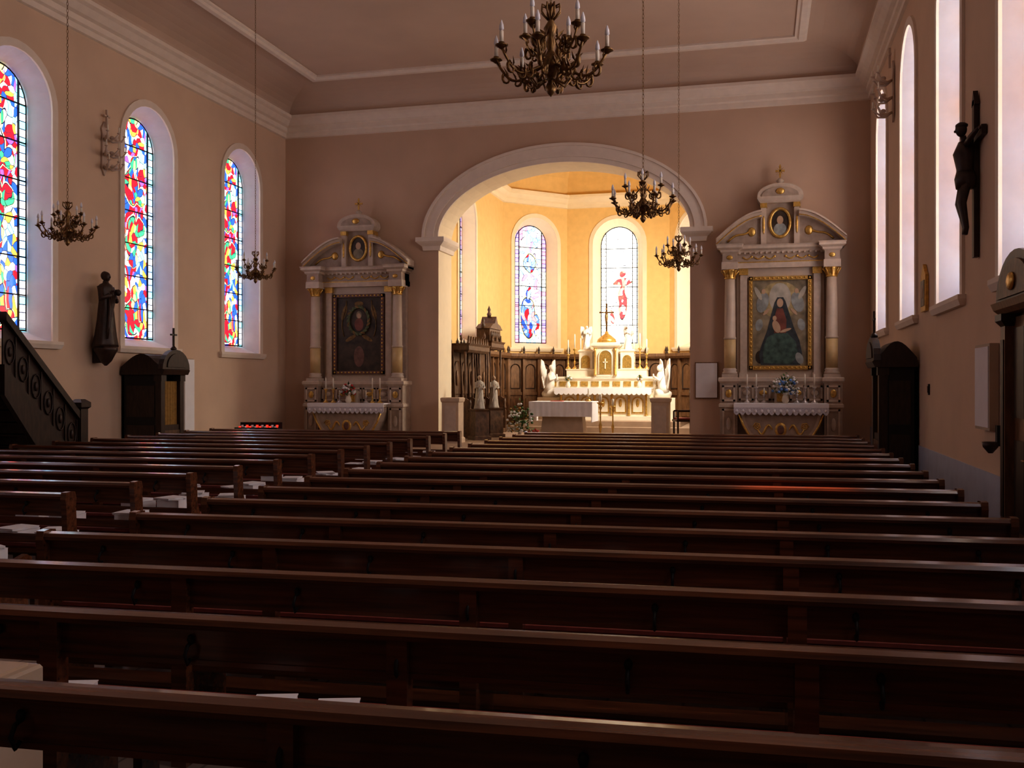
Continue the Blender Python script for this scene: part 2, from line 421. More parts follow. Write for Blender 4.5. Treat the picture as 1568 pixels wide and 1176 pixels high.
for i in range(5):
    p,q=Vector(AP[i]),Vector(AP[i+1]);d=q-p;Ln=d.length
    b.M=Matrix.Translation((p.x,p.y,0))@Matrix.Rotation(math.atan2(d.y,d.x),4,'Z')
    b.box(.05,Ln-.05,-.10,-.01,PZ,2.55,OAK)
    b.wbox([(.05,2.5),(0,2.57),(0,2.66)],.05,Ln-.05,-.30,-.01,OAK)
    b.box(.05,Ln-.05,-.16,-.1,PZ,PZ+.25,OAK);b.box(.05,Ln-.05,-.14,-.1,1.35,1.45,OAK)
    n=max(3,int(round(Ln/.62)))
    for k in range(n+1):
        x=.1+(Ln-.2)*k/n
        b.box(x-.045,x+.045,-.19,-.1,PZ,2.5,OAK)
        b.lathe(fin,(x,-.18,2.66),DARK,8)
        if k<n:
            x2=.1+(Ln-.2)*(k+1)/n
            ct=[((x+x2)/2+a,z) for a,z in contour((x2-x)/2-.09,1.55,2.15,n=8)]
            b.loft([(a,-.125,z) for a,z in ct],[(a+(((x+x2)/2)-a)*.16,-.10,z-.03 if z>1.6 else z+.03) for a,z in ct],DARK)
            b.box(x+.1,x2-.1,-.125,-.1,PZ+.35,1.25,OAK)
b.M=Matrix.Identity(4)
b.build('trim_wainscot')
# ------------------------------------------------------------------ pews
def pew_mesh(L,cushion=False,key=''):
    b=B()
    cap=[(-.045,.842),(-.052,.860),(-.04,.878),(.0,.885),(.045,.878),(.055,.860),(.05,.842)]
    b.prismx(cap,0,L,PEW)
    b.box(0,L,.0,.022,.725,.843,PEW)
    b.prismx([(-.008,.708),(-.008,.726),(.028,.726),(.028,.708)],0,L,PEW)
    b.box(0,L,.004,.020,.50,.565,PEW)
    b.prismx([(.02,.415),(.02,.452),(.38,.455),(.40,.447),(.40,.425),(.38,.415)],0,L,PEW)
    b.box(0,L,.30,.325,.34,.415,PEW)
    b.prismx([(-.36,.17),(-.37,.19),(-.36,.205),(-.22,.215),(-.21,.2),(-.21,.18)],.03,L-.03,PEW)
    n=max(2,int(round(L/1.38)))
    for k in range(n+1):
        x=.03+(L-.06)*k/n
        if 0<k<n:
            b.box(x-.036,x+.036,-.036,.03,0,.845,PEW)
            b.box(x-.02,x+.02,.03,.36,0,.42,PEW)
        b.box(x-.02,x+.02,-.35,-.22,0,.175,PEW)
    prof=[(-.05,0),(-.05,.3),(-.035,.5),(-.05,.78),(-.06,.84),(-.05,.89),(.0,.895),(.05,.89),(.065,.84),(.06,.78),(.07,.6),(.12,.50),(.25,.47),(.38,.50),(.43,.47),(.42,.42),(.38,.3),(.40,0)]
    b.prismx(prof,-.02,.025,PEW);b.prismx(prof,L-.025,L+.02,PEW)
    m=int(L/.72)
    for k in range(m):
        x=.36+(L-.72)*k/(m-1)
        b.tube([(x,0,.790),(x,-.03,.78),(x,-.048,.75),(x,-.03,.715),(x,-.012,.73)],.007,BLACK,5)
        b.ell((x,-.01,.797),(.014,.012,.02),BLACK,6,4)
    if cushion:
        b.lathebox([(0.01,.455),(0,.47),(.012,.485)],.06,L-.06,.03,.39,RED)
    return b.mesh('pew_mesh'+key)
LR,LLn=5.34,4.72
mR=pew_mesh(LR,False,'a');mRc=pew_mesh(LR,True,'b');mL=pew_mesh(LLn,False,'c');mLc=pew_mesh(LLn,True,'d')
SK=math.atan(.045)
ROWY=[1.53+.82*i for i in range(19)]
RCU=(1,2,3,4);LCU=(3,4,6,7,8,9,10,11,12,13)
for i,y in enumerate(ROWY):
    xs=-3.85
    place('pew',mRc if i in RCU else mR,(xs,y+xs*.045,0),SK)
    if i>=1:
        xs=-5.03-LLn
        place('pew',mLc if i in LCU else mL,(xs,y+xs*.02-.05,0),math.atan(.02))
def booklet(b,x,y,z,w,d,h,rz,m,tilt=0):
    b.M=Matrix.Translation((x,y,z))@Matrix.Rotation(rz,4,'Z')@Matrix.Rotation(tilt,4,'X')
    b.box(-w/2,w/2,-d/2,d/2,0,h,m);b.box(-w/2-.003,w/2+.003,-d/2-.003,d/2,h,h+.004,PAPER);b.M=Matrix.Identity(4)
b=B()
for i in range(3,18):
    y=ROWY[i]
    for k in range(random.choice((1,2,2,3))):
        x=-5.2-random.random()*.25-k*.42
        z=.457 if i not in LCU else .487
        yy=y+x*.02-.05+.2
        h=random.uniform(.05,.13)
        booklet(b,x,yy,z,.20,.24,h,random.uniform(-.4,.4),PAPER)
        booklet(b,x-.01,yy+.0,z+h+.006,.2,.24,.012,random.uniform(-.6,.6),PAPER)
    x=-3.66+.1*random.random();booklet(b,x,y+x*.045+.2,.458+(0.03 if i in RCU else 0),.18,.22,random.uniform(.04,.12),random.uniform(-.4,.4),PAPER)
for (x,i) in ((-1.9,1),(-1.5,2),(-1.75,2),(-2.6,2),(-.9,3),(-2.4,4),(-3.0,5),(-3.1,4),(-2.3,3)):
    booklet(b,x,ROWY[i]+x*.045+.2,.458+(.03 if i in RCU else 0),.15,.21,.03,.3,PAPER)
b.build('hymn_books')
b=B();b.lathebox([(0,0),(.0,.33),(.006,.34)],-.15,.15,-.11,.11,BOARD);b.box(-.12,.12,-.08,.08,.34,.35,BEIGE)
for s in (-1,1): b.box(s*.10-.05,s*.10+.03,-.112,-.109,.27,.31,BEIGE)
b.build('cardboard_box',(-2.32,2.49,.486),SK)
# ------------------------------------------------------------------ ornaments helpers
def candlestick(b,x,y,z,h,m=GOLD,candle=.3,s=1):
    hs=h
    b.lathe([(.07*s,0),(.07*s,.015*s),(.03*s,.05*s),(.014*s,.1*s),(.03*s,hs*.35),(.012*s,hs*.42),(.012*s,hs*.7),(.03*s,hs*.78),(.012*s,hs*.85),(.05*s,hs*.96),(.045*s,hs)],(x,y,z),m,10)
    b.lathe([(.018*s,0),(.017*s,candle),(.004,candle+.01),(.002,candle+.03)],(x,y,z+hs),WAX,8)
def bouquet(b,x,y,z,r,h,cols,n=60,vase=True,vm=WHITE):
    if vase: b.lathe([(.05,0),(.08,.06),(.06,.14),(.04,.18),(.07,.22)],(x,y,z),vm,10)
    z0=z+(.2 if vase else 0)
    for i in range(n):
        a=random.uniform(0,2*pi);e=random.uniform(.0,1);rr=r*sqrt(random.random())
        px,py,pz=x+rr*cos(a),y+rr*sin(a)*.8,z0+h*e*(1-.5*rr/r)
        if i%3: 
            d=Vector((cos(a),sin(a),random.uniform(-.3,.9))).normalized()*random.uniform(.06,.12);sd=Vector((-sin(a),cos(a),0))*.025
            p=Vector((px,py,pz));b.add([tuple(p-d*.5),tuple(p+sd),tuple(p+d),tuple(p-sd)],[(0,1,2,3)],GREEN)
        else: b.ell((px,py,pz),(.035,.035,.03),random.choice(cols),7,5)
    for i in range(8):
        a=i*pi/4;b.tube([(x,y,z0-.05),(x+r*.4*cos(a),y+r*.4*sin(a),z0+h*.4),(x+r*.7*cos(a),y+r*.7*sin(a),z0+h*.7)],.004,GREEN,4)
def robed(b,h,m,wings=False,arms='pray',hm=None):
    hm=hm or m;seg=24
    pr=[(0,.17,.14),(.04,.165,.14),(.15,.145,.12),(.35,.125,.10),(.50,.115,.09),(.60,.10,.08),(.70,.115,.082),(.78,.125,.08),(.82,.10,.065),(.845,.04,.04),(.87,.035,.035)]
    vs=[];fs=[]
    for z,rx,ry in pr:
        k=max(0,1-z/.75)
        for j in range(seg):
            a=2*pi*j/seg;f=1+.10*k*sin(6*a+z*5)+.05*k*sin(11*a)
            vs.append((rx*h*f*cos(a),ry*h*f*sin(a),z*h))
    for i in range(len(pr)-1):
        for j in range(seg):
            q=(j+1)%seg;fs.append((i*seg+j,i*seg+q,(i+1)*seg+q,(i+1)*seg+j))
    fs.append(tuple(range(seg))[::-1]);b.add(vs,fs,m,True)
    b.ell((0,-.01*h,.925*h),(.048*h,.056*h,.068*h),hm,12,9)
    b.ell((0,.012*h,.94*h),(.056*h,.056*h,.062*h),m,10,7)
    b.ell((0,-.066*h,.92*h),(.009*h,.012*h,.014*h),hm,6,4)
    for q in range(4):
        b.tube([((.10-.05*q)*h,-.085*h,(.76-.02*q)*h),((.02-.03*q)*h,-.115*h,(.60-.03*q)*h),((-.06-.015*q)*h,-.125*h,(.42-.05*q)*h),((-.10-.008*q)*h,-.12*h,(.22-.04*q)*h)],[.012*h,.018*h,.02*h,.012*h],m,6)
    for s in(-1,1):
        if arms=='pray': p=[(s*.11*h,0,.79*h),(s*.135*h,-.05*h,.65*h),(s*.02*h,-.15*h,.70*h)]
        else: p=[(s*.11*h,0,.79*h),(s*.14*h,-.04*h,.63*h),(s*.05*h,-.13*h,.60*h if s>0 else .68*h)]
        b.tube(p,[.042*h,.040*h,.028*h],m,8)
        b.ell((p[-1][0],p[-1][1]-.01*h,p[-1][2]+.01*h),(.016*h,.02*h,.03*h),hm,7,5)
        if wings:
            w=[(s*.03,.80),(s*.12,.96),(s*.24,.98),(s*.26,.80),(s*.22,.55),(s*.15,.36),(s*.12,.50),(s*.06,.62)]
            b.prism([(x*h,z*h) for x,z in w],.07*h,.10*h,m)
            for k in range(4):
                b.tube([(s*(.08+.04*k)*h,.065*h,(.90-.02*k)*h),(s*(.10+.04*k)*h,.06*h,(.52+.04*k)*h)],.012*h,m,5)
def kneeling_angel(b,h,m):
    b.tube([(0,.30*h,.08*h),(0,.12*h,.12*h),(0,-.12*h,.11*h)],[.09*h,.15*h,.13*h],m,14)
    b.tube([(0,.10*h,.14*h),(0,.06*h,.32*h),(0,.02*h,.52*h),(0,.0,.66*h),(0,-.01*h,.72*h)],[.16*h,.13*h,.115*h,.10*h,.045*h],m,14)
    b.ell((0,-.03*h,.82*h),(.065*h,.075*h,.09*h),m,12,8);b.ell((0,.0,.85*h),(.075*h,.075*h,.08*h),m,10,7)
    for s in(-1,1):
        b.tube([(s*.10*h,0,.62*h),(s*.13*h,-.09*h,.48*h),(s*.02*h,-.20*h,.58*h)],[.05*h,.045*h,.03*h],m,8)
        b.ell((s*.012*h,-.215*h,.62*h),(.015*h,.02*h,.045*h),m,7,5)
        w=[(s*.03,.55),(s*.10,.80),(s*.18,1.02),(s*.28,1.08),(s*.30,.85),(s*.26,.55),(s*.17,.25),(s*.10,.38)]
        b.prism([(x*h,z*h) for x,z in w],.12*h,.155*h,m)
        for k in range(5):
            b.tube([(s*(.08+.045*k)*h,.115*h,(.80+.03*k)*h),(s*(.12+.035*k)*h,.11*h,(.36+.06*k)*h)],.014*h,m,5)
# ------------------------------------------------------------------ side altar
def side_altar(kind):
    b=B()
    def panel(x0,x1,y,z0,z1,m=STONE2,fw=.04):
        b.box(x0,x1,y-.02,y,z0,z0+fw,m);b.box(x0,x1,y-.02,y,z1-fw,z1,m);b.box(x0,x0+fw,y-.02,y,z0,z1,m);b.box(x1-fw,x1,y-.02,y,z0,z1,m)
    b.box(-1.30,1.30,-.38,-.01,0,1.42,STONE)
    for s in(-1,1):
        xa,xb=sorted((s*.93,s*1.31))
        b.box(xa,xb,-.62,-.3,.0,1.40,STONE);b.lathebox([(-.02,0),(-.03,.08),(0,.12)],xa,xb,-.62,-.3,STONE2)
        panel(xa+.05,xb-.05,-.62,.2,.82);panel(xa+.05,xb-.05,-.62,.98,1.32)
        b.ell(((xa+xb)/2,-.625,1.15),(.07,.02,.09),GOLD,10,6);b.ell(((xa+xb)/2,-.625,.5),(.06,.02,.14),STONE2,10,6)
        b.lathebox([(0,.84),(-.03,.86),(-.03,.92),(0,.94)],xa,xb,-.62,-.3,STONE2)
        b.wbox([(0,1.36),(-.04,1.41),(-.04,1.47),(-.02,1.49)],xa,xb,-.62,-.05,STONE2)
    b.wbox([(0,1.36),(-.03,1.41),(-.03,1.47),(0,1.49)],-.93,.93,-.45,-.05,STONE2)
    b.box(-.92,.92,-.45,-.3,.95,1.37,STONE)
    for k in range(5):
        xc=-.74+.37*k;panel(xc-.16,xc+.16,-.45,1.0,1.32)
        b.ell((xc,-.455,1.16),(.09,.018,.06),GOLD if k%2 else STONE2,10,6)
    b.box(-.96,.96,-1.05,-.38,.86,.93,STONE)
    sar=[(-.90,.86),(-.88,.72),(-.80,.5),(-.68,.3),(-.62,.16),(-.74,.10),(-.78,0),(.78,0),(.74,.10),(.62,.16),(.68,.3),(.80,.5),(.88,.72),(.90,.86)]
    b.prism(sar,-.98,-.3,STONE2)
    b.prism([(x*.86,.16+(z-.1)*.72) for x,z in sar if z>.12],-.99,-.98,STONE)
    b.tube([(x,-.99,z) for x,z in sar[1:6]],.025,GOLD,6);b.tube([(x,-.99,z) for x,z in sar[8:13]],.025,GOLD,6)
    b.ell((0,-.985,.40),(.13,.03,.15),GOLD,14,8);b.ell((0,-1.0,.40),(.08,.03,.10),MARB,12,8)
    for s in(-1,1):
        pts=[(s*(.18+.30*t),-.995,.40+.10*sin(t*2*pi)) for t in [i/10 for i in range(11)]]
        b.tube(pts,[.014+.014*sin(pi*i/10) for i in range(11)],GOLD,6)
        sp=[(s*(.50+.09*(1-t)*cos(5*t*pi)),-.995,.46+.09*(1-t)*sin(5*t*pi)) for t in [i/14 for i in range(14)]]
        b.tube(sp,.013,GOLD,5)
    b.lathebox([(0,.925),(0,.945),(.01,.95)],-1.0,1.0,-1.07,-.46,CLOTH)
    n=16
    lp=[(-1.0,.945)]+[(-1.0+2*i/(n*4),.76-.06*abs(sin(pi*i/4))) for i in range(n*4+1)]+[(1.0,.945)]
    b.prism(lp,-1.085,-1.072,LACE)
    b.box(-1.0,1.0,-1.088,-1.084,.86,.945,CLOTH)
    for k in range(15): b.ell((-.93+.133*k,-1.088,.79),(.028,.004,.035),CLOTH,8,4)
    b.box(-1.22,1.22,-.16,-.01,1.49,3.84,STONE)
    b.box(-.95,.95,-.2,-.15,1.49,3.84,CREAM)
    fx,fz0,fz1=.68,1.66,3.66
    for (x0,x1,z0,z1) in ((-fx,-fx+.08,fz0,fz1),(fx-.08,fx,fz0,fz1),(-fx,fx,fz0,fz0+.08),(-fx,fx,fz1-.08,fz1)):
        b.box(x0,x1,-.28,-.2,z0,z1,GOLD if kind=='R' else MARB)
    for k in range(22):
        z=fz0+.04+(fz1-fz0-.08)*k/21
        for s in(-1,1): b.ell((s*(fx-.04),-.285,z),(.02,.015,.03),GOLD,6,4)
    for k in range(14):
        x=-fx+.04+(2*fx-.08)*k/13
        for z in(fz0+.04,fz1-.04): b.ell((x,-.285,z),(.03,.015,.02),GOLD,6,4)
    y=-.225
    cw=fx-.08
    def el(cx,cz,rx,rz,m,yy,rot=0,n=20):
        P=[]
        for i in range(n):
            a=2*pi*i/n;px,pz=rx*cos(a),rz*sin(a)
            P.append((cx+px*cos(rot)-pz*sin(rot),yy,cz+px*sin(rot)+pz*cos(rot)))
        b.ngon(P,m)
    if kind=='R':
        b.box(-cw,cw,y,-.2,fz0+.08,fz1-.08,CANV2)
        el(0,3.15,.46,.40,GOLDP,y-.002);el(0,3.2,.24,.32,PSKYL,y-.003)
        # seated figure: dark mantle, green robe over the knees, red bodice
        b.prism([(-.42,1.76),(.44,1.76),(.48,2.0),(.42,2.28),(.30,2.56),(.19,2.90),(.12,3.12),(.07,3.21),(-.06,3.21),(-.12,3.1),(-.19,2.85),(-.28,2.5),(-.40,2.2),(-.46,2.0)],y-.006,y-.004,PDARK)
        b.prism([(-.36,1.8),(.22,1.78),(.40,1.96),(.34,2.26),(.16,2.44),(-.06,2.46),(-.28,2.36),(-.38,2.1)],y-.0085,y-.007,PGREEN)
        b.prism([(-.13,2.44),(.13,2.44),(.14,2.72),(.06,2.97),(-.07,2.97),(-.14,2.72)],y-.009,y-.007,PRED)
        el(0,3.09,.07,.095,SKIN,y-.010)
        el(-.08,2.58,.08,.14,SKIN,y-.012,.4);el(-.12,2.76,.045,.055,SKIN,y-.013)
        el(.12,2.50,.13,.03,SKIN,y-.014,.3)
        for s in(-1,1):
            el(s*.38,3.10,.13,.22,PSKY,y-.0065,s*.3);el(s*.36,3.34,.045,.055,SKIN,y-.010)
            el(s*.48,3.3,.05,.16,PSKYL,y-.007,-s*.5);el(s*.30,2.9,.03,.10,SKIN,y-.011,s*.8)
            el(s*.46,2.62,.08,.13,PSKY,y-.005,s*.2)
        el(.42,1.90,.08,.13,PSKY,y-.010,.4);el(-.44,1.93,.10,.14,CANV,y-.003)
    else:
        b.box(-cw,cw,y,-.2,fz0+.08,fz1-.08,CANV)
        b.tube([(.27*cos(2*pi*i/24),y-.02,3.0+.33*sin(2*pi*i/24)) for i in range(24)],.034,WREATH,6,closed=True)
        for i in range(22):
            a=2*pi*i/22;el(.28*cos(a),3.0+.34*sin(a),.06,.026,WREATH if i%3 else GOLDD,y-.056,a+1)
        el(0,3.0,.2,.28,CANV,y-.004);el(0,3.12,.05,.065,SKIN,y-.010);el(0,2.9,.12,.16,PRED,y-.008);el(0,3.14,.075,.095,CANV2,y-.007)
        for s in(-1,1):
            el(s*.40,3.2,.06,.2,GOLDD,y-.008,s*.3)
            el(s*.22,2.56,.16,.05,GOLDD,y-.008,-s*.5)
            b.tube([(s*(.40+.06*sin(5*t)),y-.012,2.6+.9*t) for t in [i/12 for i in range(13)]],.012,GOLDD,5)
        el(0,3.42,.12,.06,GOLDD,y-.008);el(0,2.1,.14,.26,MARB,y-.004)
    for s in(-1,1):
        b.box(s*.80-.075,s*.80+.075,-.27,-.15,1.49,3.84,STONE2);b.box(s*.80-.1,s*.80+.1,-.29,-.15,3.70,3.84,GOLD);b.box(s*.80-.1,s*.80+.1,-.29,-.15,1.49,1.6,STONE2)
        x=s*1.10
        b.box(x-.17,x+.17,-.60,-.2,1.49,1.56,STONE2)
        b.lathe([(.16,0),(.165,.04),(.14,.07),(.155,.10),(.13,.13)],(x,-.42,1.56),STONE2,18)
        b.lathe([(.128,0),(.13,.62)],(x,-.42,1.69),YEL,18)
        b.lathe([(.14,0),(.14,.04),(.125,.05),(.12,.7),(.108,1.30)],(x,-.42,2.31),CREAM,18)
        b.lathe([(.115,0),(.125,.02),(.11,.04),(.125,.10),(.15,.17),(.175,.21)],(x,-.42,3.60),GOLD,14)
        for k in range(8):
            a=k*pi/4
            b.tube([(x+.11*cos(a),-.42+.11*sin(a),3.64),(x+.145*cos(a),-.42+.145*sin(a),3.72),(x+.19*cos(a),-.42+.19*sin(a),3.77),(x+.17*cos(a),-.42+.17*sin(a),3.80)],.014,GOLD,5)
        b.box(x-.18,x+.18,-.60,-.2,3.80,3.84,STONE2)
    def entab(x0,x1,yf):
        b.box(x0,x1,yf,-.02,3.84,3.96,STONE2);b.box(x0+.02,x1-.02,yf+.02,-.02,3.96,4.14,STONE)
        b.wbox([(.02,4.14),(-.02,4.17),(-.03,4.21),(-.10,4.25),(-.10,4.30),(-.12,4.33)],x0,x1,yf,-.02,STONE2)
    entab(-1.28,1.28,-.34)
    b.box(-1.27,1.27,-.345,-.34,3.955,3.975,GOLD)
    for s in(-1,1):
        xa,xb=sorted((s*.92,s*1.28));entab(xa,xb,-.60)
        b.ell((s*1.10,-.585,4.05),(.07,.015,.05),GOLD,10,5)
    for k in range(22):
        x=-1.24+2.48*k/21;b.box(x-.02,x+.02,-.39,-.34,4.14,4.18,STONE2)
    for s in(-1,1):
        for q in range(3):
            x0=s*(.12+.25*q)
            b.tube([(x0+s*.2*t,-.325,4.06-.05*sin(pi*t)+.02) for t in [i/6 for i in range(7)]],.016,GOLD,5)
            b.ell((x0,-.33,4.08),(.028,.015,.028),GOLD,7,5)
    for s in(-1,1):
        n=12
        top=[];bot=[]
        for i in range(n+1):
            t=i/n; x=1.40-1.0*t; z=4.33+.58*sin(t*pi/2*.95)
            top.append((s*x,z+.10));bot.append((s*x,z))
        b.prism(top+bot[::-1],-.52,-.05,STONE2)
        b.prism([(x,z+.04) for x,z in top]+[(x,z-.0) for x,z in top[::-1]],-.60,-.05,STONE2)
        b.tube([(x,-.525,z+.02) for x,z in bot],.013,GOLD,5)
        b.prism([(s*1.36,4.33)]+bot[1:]+[(s*.40,4.33)],-.30,-.05,STONE)
        b.tube([(s*(1.15-.55*t),-.31,4.42+.28*t+.04*sin(6*t)) for t in [i/9 for i in range(10)]],.024,GOLD,5)
        b.ell((s*.62,-.31,4.62),(.09,.03,.10),GOLD,8,5)
        b.box(s*.36-.06,s*.36+.06,-.36,-.05,4.33,5.22,STONE2)
        b.box(s*.36-.075,s*.36+.075,-.38,-.05,5.12,5.22,GOLD)
        b.ell((s*.36,-.365,4.75),(.03,.012,.2),GOLD,8,5)
        sp=[(s*(.50+.10*(1-t)*cos(4*t*pi)),-.25,4.98+.0+.10*(1-t)*sin(4*t*pi)) for t in [i/14 for i in range(14)]]
        b.tube(sp,.024,STONE2,6)
        b.tube([(s*.60,-.25,4.98),(s*.58,-.25,4.85),(s*.50,-.25,4.75)],.03,STONE2,6)
    b.box(-.32,.32,-.26,-.04,4.33,5.22,STONE)
    b.tube([(.22*cos(2*pi*i/28),-.28,4.80+.30*sin(2*pi*i/28)) for i in range(28)],.035,GOLD,8,closed=True)
    el(0,4.80,.21,.29,CANV,-.272)
    el(0,4.86,.07,.09,SKIN,-.276);el(0,4.66,.14,.14,PSKY if kind=='R' else CANV2,-.275)
    b.wbox([(0,5.22),(-.03,5.25),(-.07,5.31),(-.07,5.35)],-.43,.43,-.38,-.04,STONE2)
    gp=[(-.50,5.35)]+[(.50*cos(pi-pi*i/12)*(1),5.37+.26*sin(pi*i/12)) for i in range(13)]+[(.50,5.35)]
    b.prism(gp,-.42,-.04,STONE2);gp2=[(x*.8,5.35+(z-5.35)*.7) for x,z in gp];b.prism(gp2,-.44,-.42,STONE)
    b.ell((0,-.45,5.45),(.1,.03,.07),GOLD,8,5)
    b.lathe([(.10,0),(.06,.05),(.09,.1),(.03,.16)],(0,-.25,5.60),STONE2,10)
    b.box(-.016,.016,-.265,-.235,5.72,6.05,GOLD);b.box(-.10,.10,-.265,-.235,5.90,5.93,GOLD)
    for k in range(12):
        a=2*pi*k/12+.26;b.tube([(.03*cos(a),-.25,5.915+.03*sin(a)),(.11*cos(a),-.25,5.915+.11*sin(a))],[.008,.002],GOLD,4)
    for x in(-.72,-.52,.52,.72): candlestick(b,x,-.62,.95,.34,GOLD if kind=='L' else SILVER,.26)
    for x in(-.35,.35): candlestick(b,x,-.62,.95,.18,SILVER,.12)
    b.lathebox([(0,.95),(0,1.2),(.04,1.26),(.09,1.30)],-.13,.13,-.68,-.46,STONE2);b.box(-.08,.08,-.70,-.68,.98,1.18,GOLD)
    if kind=='R': bouquet(b,.10,-.88,.95,.28,.48,[FLW,FLB,FLW],190)
    else: bouquet(b,.0,-.88,.95,.20,.32,[FLR,FLW,FLW],110)
    return b
side_altar('R').build('side_altar',(.40,YF-.01,PZ),0,(.95,.95,1))
side_altar('L').build('side_altar',(-9.30,YF-.01,PZ-.0),0,(.95,.95,.955))
# ------------------------------------------------------------------ high altar
b=B()
b.box(-1.55,1.55,-.9,.0,0,.12,WHITE)
b.box(-1.25,1.25,-.75,0,.12,.84,WHITE)
for k in range(5):
    x=-1.0+.5*k
    b.prism([(x+a,z) for a,z in contour(.17,.2,.52,n=8)],-.775,-.75,GOLD)
    b.prism([(x+a,z) for a,z in contour(.13,.24,.52,n=8)],-.785,-.775,WHITE)
    b.ell((x,-.79,.5),(.05,.015,.12),GOLD,8,5)
for k in range(6):
    x=-1.25+.5*k;b.lathe([(.05,0),(.035,.05),(.03,.55),(.05,.62)],(x,-.80,.14),GOLD,10)
b.lathebox([(.04,.82),(0,.86),(0,.92)],-1.4,1.4,-.95,0,WHITE)
b.lathebox([(0,.915),(0,.94)],-1.42,1.42,-.97,-.3,CLOTH)
lp=[(-1.42,.94)]+[(-1.42+2.84*i/80,.78-.05*abs(sin(pi*i/4))) for i in range(81)]+[(1.42,.94)]
b.prism(lp,-.985,-.972,CLOTH)
b.box(-1.7,1.7,-.3,.15,0,1.18,WHITE);b.lathebox([(0,1.18),(-.03,1.22),(-.03,1.27)],-1.72,1.72,-.33,.15,WHITE)
for k in range(11): b.box(-1.6+.32*k-.11,-1.6+.32*k+.11,-.325,-.3,.98,1.13,GOLD)
b.box(-1.2,1.2,-.2,.15,1.27,1.45,WHITE);b.lathebox([(0,1.45),(-.03,1.48),(-.03,1.5)],-1.2,1.2,-.2,.15,WHITE)
b.box(-.34,.34,-.38,.15,1.27,2.15,WHITE)
b.prism(contour(.20,1.34,1.85,n=10),-.40,-.38,GOLD);b.tube([(x,-.405,z) for x,z in contour(.20,1.34,1.85,n=10)],.018,WHITE,5)
b.box(-.015,.015,-.42,-.4,1.5,1.8,WHITE);b.box(-.07,.07,-.42,-.4,1.68,1.71,WHITE)
for s in(-1,1): b.lathe([(.05,0),(.035,.04),(.03,.72),(.055,.80)],(s*.30,-.42,1.30),GOLD,10)
b.lathebox([(0,2.12),(-.06,2.18),(-.06,2.24),(.02,2.28)],-.36,.36,-.42,.15,WHITE)
b.lathe([(.30,0),(.27,.1),(.16,.2),(.06,.27),(.05,.32),(.0,.36)],(0,-.12,2.28),GOLD,14)
for s in(-1,1):
    b.box(s*.62-.2,s*.62+.2,-.2,.15,1.5,2.0,WHITE);b.prism([(s*.62+a,z) for a,z in contour(.13,1.53,1.78,n=8)],-.215,-.2,GOLD)
    b.lathebox([(0,1.98),(-.04,2.03),(.02,2.08)],s*.62-.2,s*.62+.2,-.2,.15,WHITE)
b.box(-.02,.02,-.14,-.10,2.6,3.45,BRASS);b.box(-.22,.22,-.14,-.10,3.16,3.20,BRASS)
b.tube([(0,-.16,3.22),(0,-.18,3.05),(0,-.16,2.9),(.01,-.17,2.72)],[.03,.05,.035,.02],BRASS,8);b.ell((0,-.18,3.27),(.03,.03,.04),BRASS,8,6)
for s in(-1,1): b.tube([(s*.04,-.16,3.18),(s*.12,-.16,3.18),(s*.2,-.15,3.20)],[.018,.014,.01],BRASS,6)
for x,h in((-.98,.62),(-.80,.5),(.80,.5),(.98,.62),(-1.18,.45),(1.18,.45)): candlestick(b,x,-.05,1.5,h,GOLD,.42,1.2)
for s in(-1,1):
    b.M=Matrix.Translation((s*.62,0,2.08))@Matrix.Rotation(-s*.4,4,'Z');robed(b,.72,WSTAT,True)
    b.M=Matrix.Translation((s*1.62,-.42,.55))@Matrix.Rotation(-s*1.0,4,'Z');b.box(-.26,.26,-.3,.34,-.55,.1,WHITE);b.M=b.M@Matrix.Translation((0,0,.1));kneeling_angel(b,1.05,WSTAT)
b.M=Matrix.Identity(4)
bouquet(b,-1.05,-.75,.94,.1,.2,[FLW,CURT],30);bouquet(b,1.05,-.75,.94,.1,.2,[FLW,CURT],30)
b.build('high_altar',(CX,29.1,PZ+.30))
b=B()
b.box(-.62,.62,-.35,.35,0,.08,BEIGE);b.lathebox([(0,.08),(.06,.14),(.10,.5),(.04,.84)],-.6,.6,-.32,.32,BEIGE)
b.box(-.74,.74,-.44,.44,.84,.90,BEIGE)
b.lathebox([(0,.89),(0,.915),(.01,.92)],-.79,.79,-.47,.47,CLOTH)
b.box(-.785,-.765,-.46,.46,.42,.9,CLOTH);b.box(.765,.785,-.46,.46,.42,.9,CLOTH)
n=60
cl=[(-.79+1.58*i/n,-.475-.008*sin(i*1.1)) for i in range(n+1)]
b.loft([(x,y,.91) for x,y in cl],[(x,y-.004,.55) for x,y in cl],CLOTH,closed=False,smooth=True)
b.box(-.3,.0,-.2,0,.92,.935,FLR);candlestick(b,.6,.1,.92,.1,GOLD,.2)
b.build('altar_table',(-4.76,24.0,PZ))
for x,y,h in((-3.78,23.6,.95),(-3.52,23.9,.85)):
    b=B();b.lathe([(.13,0),(.13,.03),(.05,.08),(.02,.2),(.045,.35),(.02,.45),(.02,.75),(.05,.82),(.02,.86),(.09,.93),(.09,.95)],(0,0,0),GOLD,12);b.lathe([(.035,0),(.034,.2),(.004,.21)],(0,0,.95),WAX,10)
    b.build('candle_stand',(x,y,PZ),0,h)
for x,y in((-2.22,22.6),(-6.9,21.6)):
    b=B();b.lathebox([(-.03,0),(-.03,.1),(0,.13),(0,.92),(-.02,.95),(-.03,1.02),(0,1.04)],-.2,.2,-.2,.2,BEIGE)
    b.box(-.14,.14,-.215,-.2,.2,.85,STONE2);b.build('stone_pedestal',(x,y,PZ))
b=B();bouquet(b,0,0,0,.32,.85,[FLW,FLW,GREEN,CURT],240,vm=BEIGE);b.build('flower_arrangement',(-5.62,22.9,PZ),0,1)
